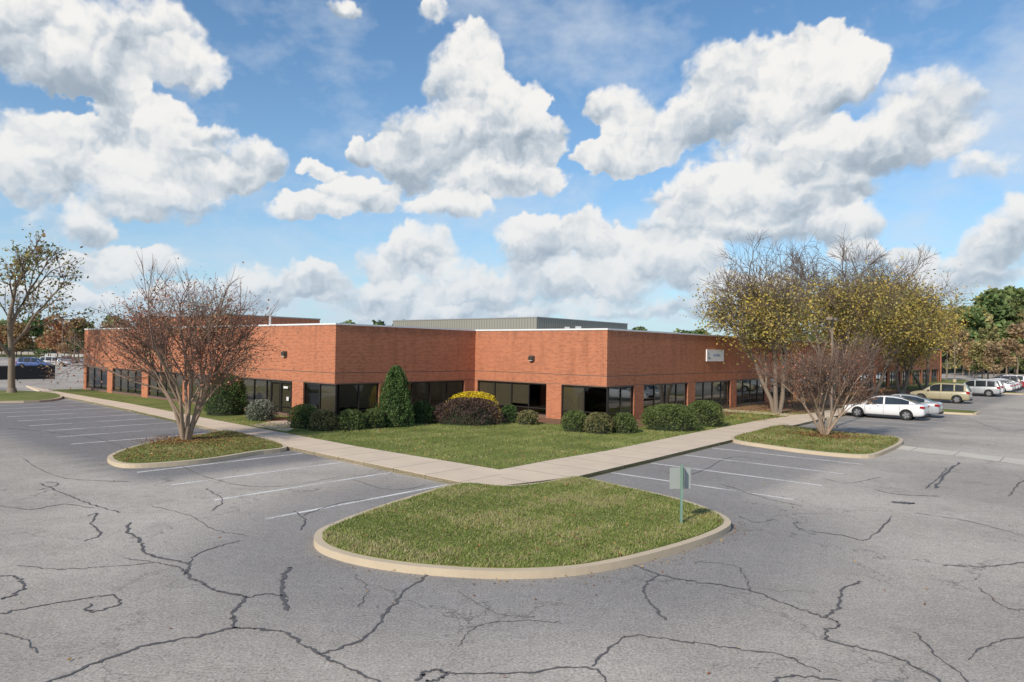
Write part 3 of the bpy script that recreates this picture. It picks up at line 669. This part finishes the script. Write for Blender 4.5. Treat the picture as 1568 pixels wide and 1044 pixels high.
tree("oak_tree",onstrip(1190),3,3.9,.16,big,21,[M_BARK,M_TW2],11000,.09,ypal,tilt=(6,20),leafjit=.6,zcut=(2.5,7.6))
tree("oak_tree",onstrip(1270),3,4.6,.18,big,22,[M_BARK,M_TW2],13000,.10,ypal,tilt=(6,20),leafjit=.65,zcut=(2.5,8.8))
tree("oak_tree",onstrip(1335),3,5.0,.18,big2,23,[M_BARK,M_TW2],14000,.12,ypal,tilt=(6,20),leafjit=.7,zcut=(2.5,9.6))
tree("oak_tree",onstrip(1380),2,4.7,.2,big2,24,[M_BARK,M_TW2],12000,.14,ypal+[(.30,.13,.06)],tilt=(4,14),leafjit=.8,zcut=(2.5,10))
tree("oak_tree",onstrip(1415),2,3.9,.2,big2,25,[M_BARK,M_TW2],10000,.15,ypal+[(.30,.13,.06)],tilt=(4,14),leafjit=.8,zcut=(2,10))
lt=dict(levels=4,kids=[5,4,4,5],spread=[34,36,38,40],ratio=[.52,.72,.68,.6],wob=.1,up=[.02,.07,.06,.03,.0],rmin=.016)
p=G(18,601,.14); tree("oak_tree",p,1,6.0,.26,lt,31,[M_BARK,M_TW2],2000,.14,[(.17,.20,.07),(.26,.24,.08),(.3,.2,.08)],tilt=(0,4),leafjit=.3)

def crownpts(cx,cy,h,rx,n,base=.12):
    k=RNG.integers(7,13); cc=[]
    for i in range(k):
        a=RNG.uniform(0,6.28); z=RNG.uniform(base+.15,.88); rr=rx*.62*math.sin(min(1,(1.05-z)*1.6)*1.57)*RNG.uniform(.3,1)
        cc.append((cx+math.cos(a)*rr,cy+math.sin(a)*rr,z*h,rx*RNG.uniform(.3,.5)))
    cc=np.array(cc); pk=RNG.integers(0,k,n); dd=RNG.normal(size=(n,3)); dd/=np.linalg.norm(dd,axis=1)[:,None]
    rad=cc[pk,3]*RNG.uniform(.7,1.08,n); C=cc[pk,:3]+dd*rad[:,None]*np.array([1,1,.8]); shade=RNG.uniform(.75,1.2,k)[pk]
    return C,shade
def treemass(name,items,leaf,n,gain=1.6):
    Q=[];Fc=[];Co=[];off=0; vs=[];fs=[]
    for (x,y,h,rx,colr) in items:
        C,sh=crownpts(x,y,h,rx,n); C[:,2]=np.maximum(C[:,2],.2); q,f=leaves(C,leaf*h/12,.8); Q.append(q);Fc.append(f+off);off+=len(q)
        col=np.array(colr)*gain*sh[:,None]*RNG.uniform(.6,1.35,(len(C),1)); Co.append(col)
        tube([(x,y,0),(x+.2,y,h*.3),(x,y,h*.7)],.015*h,.006*h,vs,fs,5)
    e=empty(name); obj("foliage",meshnp("foliage",np.concatenate(Q),np.concatenate(Fc),np.concatenate(Co)),e,M_LEAF)
    obj("trunks",meshnp("trunks",vs,fs),e,M_BARK)
cg=[(.085,.125,.045),(.12,.15,.055),(.075,.105,.045),(.18,.16,.07),(.20,.12,.07),(.16,.12,.08),(.13,.155,.06)]
it=[]
def at(x,d): r=ray(x,540); return r[0]/r[1]*d,d
for i in range(110):
    x=RNG.uniform(1395,1760); d=RNG.uniform(165,240); X0,Y0=at(x,d); t=np.clip((x-1420)/120,0,1); topy=480-46*t+RNG.uniform(-8,22); h=4+(548-topy)*d/FL
    it.append((X0,Y0,h,h*.28,cg[RNG.integers(0,7)] if RNG.random()<.5 else cg[RNG.integers(0,3)]))
treemass("distant_woodland",it,.42,1500,1.7)
it=[]
for i in range(38):
    x=RNG.uniform(1435,1680); d=RNG.uniform(112,165); X0,Y0=at(x,d); h=RNG.uniform(6,11.5)
    it.append((X0,Y0,h,h*.32,[(.20,.14,.08),(.24,.15,.07),(.16,.15,.06),(.22,.19,.08),(.12,.14,.05)][RNG.integers(0,5)]))
treemass("autumn_trees",it,.3,1200)
it=[]
for i in range(210):
    x=RNG.uniform(-500,2100); d=RNG.uniform(300,380); X0,Y0=at(x,d); h=RNG.uniform(13,18.5)
    it.append((X0,Y0,h,h*.42,cg[RNG.integers(0,3)] if RNG.random()<.7 else cg[RNG.integers(3,7)]))
treemass("tree_line",it,.72,450)
it=[]
for i in range(26):
    x=RNG.uniform(-120,165); d=RNG.uniform(150,230); X0,Y0=at(x,d); h=RNG.uniform(6,11)
    it.append((X0,Y0,h,h*.35,[(.24,.12,.06),(.16,.14,.06),(.10,.13,.05),(.26,.17,.08)][RNG.integers(0,4)]))
treemass("autumn_trees",it,.4,900,1.4)

# ------------------------------------------------------------- cars
M_TYRE=simple("tyre_rubber",(.02,.02,.02),.85); M_RIM=simple("alloy",(.5,.5,.52),.3,.8); M_CGL=simple("car_glass",(.02,.025,.03),.06,var=.05,spec=.8)
M_BLKP=simple("black_trim",(.02,.02,.02),.6); M_RED=simple("tail_lamp",(.35,.01,.01),.15); M_HL=simple("head_lamp",(.7,.72,.75),.1); M_RD=simple("rim_dark",(.13,.13,.14),.4,.5)
def ring_mesh(bm,stations,secfn):
    rings=[]
    for s in stations: rings.append([bm.verts.new(p) for p in secfn(s)])
    k=len(rings[0])
    for a,b in zip(rings[:-1],rings[1:]):
        for j in range(k): bm.faces.new((a[j],a[(j+1)%k],b[(j+1)%k],b[j]))
    bm.faces.new(rings[0][::-1]); bm.faces.new(rings[-1])
    bmesh.ops.recalc_face_normals(bm,faces=bm.faces)
def car(name,loc,ang,paint,kind='sedan'):
    e=empty(name,(loc[0],loc[1],.0),ang)
    if kind=='sedan':
        st=[(-2.42,.42,.84,.72),(-2.36,.28,1.0,.82),(-2.1,.22,1.05,.89),(-1.5,.2,1.03,.92),(-.5,.2,.97,.92),(.6,.2,.94,.92),(1.15,.2,.92,.915),(1.7,.2,.84,.89),(2.1,.22,.74,.83),(2.34,.28,.62,.72),(2.43,.36,.54,.62)]
        gh=[(-1.98,1.04,.60),(-1.55,1.22,.60),(-1.1,1.37,.62),(-.65,1.44,.64),(-.18,1.46,.65),(-.08,1.46,.65),(.30,1.43,.65),(.55,1.36,.63),(.9,1.15,.62),(1.22,.94,.62)]; pil=[0,4]; wb=(-1.42,1.40); wr=.33
    else:
        st=[(-2.30,.42,.95,.78),(-2.25,.30,1.08,.86),(-2.0,.25,1.10,.91),(-1.4,.24,1.09,.93),(-.5,.24,1.06,.93),(.5,.24,1.05,.93),(1.0,.24,1.04,.92),(1.6,.24,.99,.90),(2.0,.26,.92,.86),(2.24,.32,.80,.78),(2.31,.42,.66,.68)]
        gh=[(-2.22,1.09,.70),(-2.02,1.50,.70),(-1.85,1.66,.70),(-1.2,1.71,.71),(-1.1,1.71,.71),(-.2,1.72,.71),(-.1,1.72,.71),(.35,1.66,.70),(.7,1.45,.69),(1.2,1.06,.68)]; pil=[1,3,5]; wb=(-1.35,1.38); wr=.36
    pm=simple("car_paint",paint,.28,.0,var=.02,coat=.8)
    bm=bmesh.new()
    def sec(s):
        x,b,t,w=s; h=t-b
        hf=[(w*.80,b),(w*.95,b+.08*h),(w*1.0,b+.35*h),(w*.995,b+.62*h),(w*.95,b+.86*h),(w*.86,t),(w*.5,t+.02)]
        return [(x,y,z) for y,z in hf]+[(x,-y,z) for y,z in hf[::-1]]
    ring_mesh(bm,st,sec); me=bpy.data.meshes.new("body"); bm.to_mesh(me); bm.free()
    body=obj("body",me,e,pm); 
    sub=body.modifiers.new("s",'SUBSURF'); sub.levels=2; sub.render_levels=2
    cutters=[]
    for wx in wb:
        bmc=bmesh.new(); bmesh.ops.create_cone(bmc,cap_ends=True,segments=28,radius1=wr+.055,radius2=wr+.055,depth=2.4,matrix=Matrix.Translation((wx,0,wr))@Matrix.Rotation(math.pi/2,4,'X'))
        mc=bpy.data.meshes.new("c"); bmc.to_mesh(mc); bmc.free(); c_=obj("cut",mc,e); cutters.append(c_)
        bo=body.modifiers.new("b",'BOOLEAN'); bo.object=c_; bo.operation='DIFFERENCE'; bo.solver='EXACT'
    bpy.context.view_layer.update()
    try:
        nm=bpy.data.meshes.new_from_object(body.evaluated_get(bpy.context.evaluated_depsgraph_get()))
        body.modifiers.clear(); body.data=nm
        nm.polygons.foreach_set('use_smooth',np.ones(len(nm.polygons),bool)); nm.set_sharp_from_angle(angle=math.radians(40))
    except Exception as ex: print("bool",ex); body.modifiers.clear()
    for c_ in cutters: bpy.data.objects.remove(c_)
    bx=Boxes(); bx.add((0,0),(1,0),(0,1),-1.9,1.9,-.62,.62,.25,.6); bx.make("underbody",e,M_BLKP)
    def belt(x):
        return float(np.interp(x,[s[0] for s in st],[s[2] for s in st]))
    v=[];f=[];mi=[]
    for (x,z,wt) in gh:
        bz=min(belt(x)-.015,z); wbse=.80 if kind=='sedan' else .83
        fr=min(1,(z-bz)/.35); yt=wbse*(1-fr)+wt*fr if fr<1 else wt
        ym=yt+(wbse-yt)*.12; zm=z-(z-bz)*.12
        v+=[(x,wbse,bz),(x,ym,zm),(x,yt*.9,z),(x,0,z+.02),(x,-yt*.9,z),(x,-ym,zm),(x,-wbse,bz)]
    n=len(gh)
    for i in range(n-1):
        for j in range(6):
            a=i*7+j; f.append((a,a+1,a+8,a+7))
            top=j in(2,3); side=j in(0,5); g=False
            if kind=='sedan':
                if top: g=(i<=1) or (i>=n-3)
                if side: g=(i not in pil) and i!=n-2
            else:
                if top: g=(i<=0) or (i>=n-3)
                if side: g=(i not in pil) and i!=n-2 and i!=0
            mi.append(1 if g else 0)
    me=bpy.data.meshes.new("greenhouse"); me.from_pydata(v,[],f); 
    for p_,m_ in zip(me.polygons,mi): p_.material_index=m_; p_.use_smooth=False
    obj("greenhouse",me,e,[pm,M_CGL])
    for wx in wb:
        for sy in(-1,1):
            y0=.80 if kind=='sedan' else .82
            bm=bmesh.new(); prof=[(.0,.10),(wr*.62,.10),(wr*.66,.115),(wr*.92,.115),(wr,.08),(wr,-.08),(wr*.92,-.11),(0,-.11)]; rings=[]
            for i in range(24):
                an=i/24*2*math.pi; rings.append([bm.verts.new((r*math.cos(an),yy,r*math.sin(an))) for r,yy in prof])
            for i in range(24):
                for j in range(len(prof)-1):
                    a=rings[i];b=rings[(i+1)%24]; fc=bm.faces.new((a[j],a[j+1],b[j+1],b[j])); fc.smooth=False
                    fc.material_index=1 if j==0 else 0
            bmesh.ops.remove_doubles(bm,verts=bm.verts,dist=1e-5)
            for k5 in range(5):
                an=k5*2*math.pi/5
                q=[bm.verts.new(((rr*math.cos(an)-tt*math.sin(an)),yy,(rr*math.sin(an)+tt*math.cos(an)))) for rr,tt,yy in((.03,-.045,.112),(wr*.62,-.04,.112),(wr*.62,.04,.112),(.03,.045,.112))]
                fc=bm.faces.new(q); fc.material_index=2
            bmesh.ops.recalc_face_normals(bm,faces=bm.faces)
            me=bpy.data.meshes.new("wheel"); bm.to_mesh(me); bm.free()
            o=obj("wheel",me,e,[M_TYRE,M_RD,M_RIM]); o.location=(wx,sy*y0,wr); 
            if sy<0: o.scale=(1,-1,1)
    tr=Boxes()
    zb=.52 if kind=='sedan' else .6; xf=2.38 if kind=='sedan' else 2.27; xr=-2.40 if kind=='sedan' else -2.28
    hl=Boxes(); hl.add((0,0),(1,0),(0,1),xf-.32,xf-.06,.50,.74,zb+.08,zb+.2); hl.add((0,0),(1,0),(0,1),xf-.32,xf-.06,-.74,-.50,zb+.08,zb+.2)
    o=hl.make("headlights",e,M_HL)
    tl=Boxes()
    for s in(-1,1): tl.add((0,0),(1,0),(0,s),xr-.01,xr+.26,.50,.865,.78 if kind=='sedan' else .85,.92 if kind=='sedan' else 1.04)
    o=tl.make("taillights",e,M_RED); md=o.modifiers.new("b",'BEVEL'); md.width=.02
    tr.add((0,0),(1,0),(0,1),xf-.04,xf+.06,-.45,.45,.38,.52); tr.add((0,0),(1,0),(0,1),xr-.05,xr+.1,-.5,.5,.28,.42); 
    for s in(-1,1):
        for dx in ((-1.05,-.13,.95) if kind=='sedan' else (-1.0,-.10,.95)): tr.add((0,0),(1,0),(0,s),dx,dx+.012,.90,.922 if kind=='sedan' else .932,.36,.90)
        tr.add((0,0),(1,0),(0,s),wb[0]+.5,wb[1]-.5,.86,.925,.2,.27)
    tr.make("trim",e,M_BLKP)
    mr=Boxes()
    for s in(-1,1): mr.add((0,0),(1,0),(0,s),.72,.9,.86,1.05,belt(.8)+.02,belt(.8)+.16)
    o=mr.make("mirrors",e,pm); md=o.modifiers.new("b",'BEVEL'); md.width=.04
    pl=Boxes(); pl.add((0,0),(1,0),(0,1),xr-.045,xr-.03,-.25,.25,.62,.76); pl.make("number_plate",e,M_COP)
    return e
angA=math.atan2(A[1],A[0])
def lot(s,o=9.9): p=R+s*B-o*A; return (p[0],p[1])
wht=(.72,.73,.75); sil=(.38,.4,.42)
car("parked_car",(24.3,45.5),angA,wht)
car("parked_car",lot(21.3),angA,sil)
car("parked_car",lot(39.9,9.3),angA,(.36,.32,.21),'suv')
car("parked_car",lot(55.5),angA,sil,'suv'); car("parked_car",lot(58.4),angA,wht,'suv')
for s_,c_,kd in ((66.5,wht,'sedan'),(69.3,sil,'sedan'),(72.2,wht,'sedan'),(75.1,wht,'sedan'),(78,(.1,.1,.12),'suv'),(80.8,(.35,.03,.03),'sedan'),(83.6,wht,'sedan'),(86.4,wht,'suv'),(89.2,sil,'sedan'),(94.7,wht,'sedan'),(97.5,wht,'sedan')):
    car("parked_car",lot(s_),angA,c_,kd)
for (x,y,kd,c_,an) in ((83,561,'suv',wht,.3),(52,564,'suv',(.05,.09,.25),.2),(104,556,'sedan',(.2,.2,.22),.3)):
    car("parked_car",G(x,y),an,c_,kd)
tk=empty("box_truck",(*lot(93,17),0),angA+math.pi)
b=Boxes(); b.add((0,0),(1,0),(0,1),-3.2,1.2,-1.1,1.1,.9,3.1); o=b.make("cargo_box",tk,M_COP); md=o.modifiers.new("b",'BEVEL'); md.width=.05
b=Boxes(); b.add((0,0),(1,0),(0,1),1.3,2.9,-1.0,1.0,.6,1.5); b.add((0,0),(1,0),(0,1),1.3,2.3,-.95,.95,1.5,2.3); o=b.make("cab",tk,M_COP); md=o.modifiers.new("b",'BEVEL'); md.width=.12; md.segments=3
b=Boxes(); b.add((0,0),(1,0),(0,1),1.6,2.33,-.96,.96,1.55,2.1); b.make("cab_windows",tk,M_CGL)
for wx in(-2,2.1):
    for sy in(-1,1):
        bm=bmesh.new(); bmesh.ops.create_cone(bm,cap_ends=True,segments=24,radius1=.45,radius2=.45,depth=.3,matrix=Matrix.Translation((wx,sy*.9,.45))@Matrix.Rotation(math.pi/2,4,'X')); me=bpy.data.meshes.new("wheel"); bm.to_mesh(me); bm.free(); obj("wheel",me,tk,M_TYRE)

# ------------------------------------------------------------- street furniture
def cyl(name,p0,p1,r,mat,parent,k=12):
    vs=[];fs=[]; tube([p0,p1],r,r,vs,fs,k); b=len(vs); fs2=[tuple(f) for f in fs]+[tuple(range(k)),tuple(range(k,2*k))]
    me=bpy.data.meshes.new(name); me.from_pydata([tuple(v) for v in vs],[],fs2); return obj(name,me,parent,mat)
M_GRN=simple("green_post",(.17,.28,.23),.6); M_SB=simple("sign_back",(.36,.39,.37),.5,.1)
px,py=G(1043,801,.15); e=empty("traffic_sign")
b=Boxes(); b.add((px,py),(1,0),(0,1),-.025,.025,-.02,-.008,.1,1.48); b.add((px,py),(1,0),(0,1),-.025,-.015,-.008,.025,.1,1.48); b.add((px,py),(1,0),(0,1),.015,.025,-.008,.025,.1,1.48); b.make("post",e,M_GRN)
sd=np.array([math.cos(.15),math.sin(.15)]); b=Boxes(); b.add((px,py),sd,(-sd[1],sd[0]),-.27,.23,.035,.041,.92,1.40); o=b.make("panel",e,M_SB)
md=o.modifiers.new("b",'BEVEL'); md.width=.0025
b=Boxes(); b.add((px,py),(math.cos(1.35),math.sin(1.35)),(-math.sin(1.35),math.cos(1.35)),-.15,.15,-.05,-.045,.95,1.42); b.make("side_panel",e,M_SB)
def lamp(loc,h,ang=0,two=True):
    e=empty("street_lamp",(loc[0],loc[1],0),ang); cyl("pole",(0,0,.1),(0,0,h),.06,M_BARK,e); cyl("footing",(0,0,0),(0,0,.6),.25,M_K,e,16)
    b=Boxes()
    for s in ((-1,1) if two else (1,)): b.add((0,0),(s,0),(0,1),.2,.65,-.16,.16,h-.10,h+.06); b.add((0,0),(s,0),(0,1),.0,.25,-.03,.03,h-.06,h)
    o=b.make("lamp_heads",e,M_BARK); md=o.modifiers.new("b",'BEVEL'); md.width=.015
lamp(G(1273,655),6.05,.9); lamp(at(95,120),9,.2); lamp(at(1462,110),8,.5)
e=empty("chain_link_fence"); f0=np.array(G(-60,585)); f1=np.array(G(84,582)); dv=f1-f0; ln=np.linalg.norm(dv); dv/=ln; nn=np.array([-dv[1],dv[0]])
b=Boxes(); b.add(f0,dv,nn,0,ln,-.01,.01,.15,1.55); b.make("privacy_mesh",e,simple("black_mesh",(.018,.02,.022),.7,var=.4))
b=Boxes()
for i in range(int(ln/2.4)+1): b.add(f0,dv,nn,i*2.4-.03,i*2.4+.03,.015,.075,0,1.65)
b.add(f0,dv,nn,0,ln,.02,.06,1.56,1.61); b.make("posts",e,M_FR)
for (x,d,wd,h,col) in ((135,210,26,8.2,(.55,.56,.57)),(60,260,40,6,(.33,.16,.1)),(0,240,30,5.5,(.4,.36,.32))):
    X0,Y0=at(x,d); e=empty("distant_building"); b=Boxes(); b.add((X0,Y0),(1,0),(0,1),-wd/2,wd/2,0,20,0,h); b.make("walls",e,simple("far_wall",col,.8))
    b=Boxes(); b.add((X0,Y0),(1,0),(0,1),-wd/2+1,wd/2-1,-.03,-.01,1.,2.6); b.add((X0,Y0),(1,0),(0,1),-wd/2+1,wd/2-1,-.03,-.01,4.2 if h>7 else 3.4,h-1.0); b.make("windows",e,M_CGL); b=Boxes(); b.add((X0,Y0),(1,0),(0,1),-wd/2-.2,wd/2+.2,-.2,20.2,h,h+.3); b.make("roof",e,M_COP)
print("done")
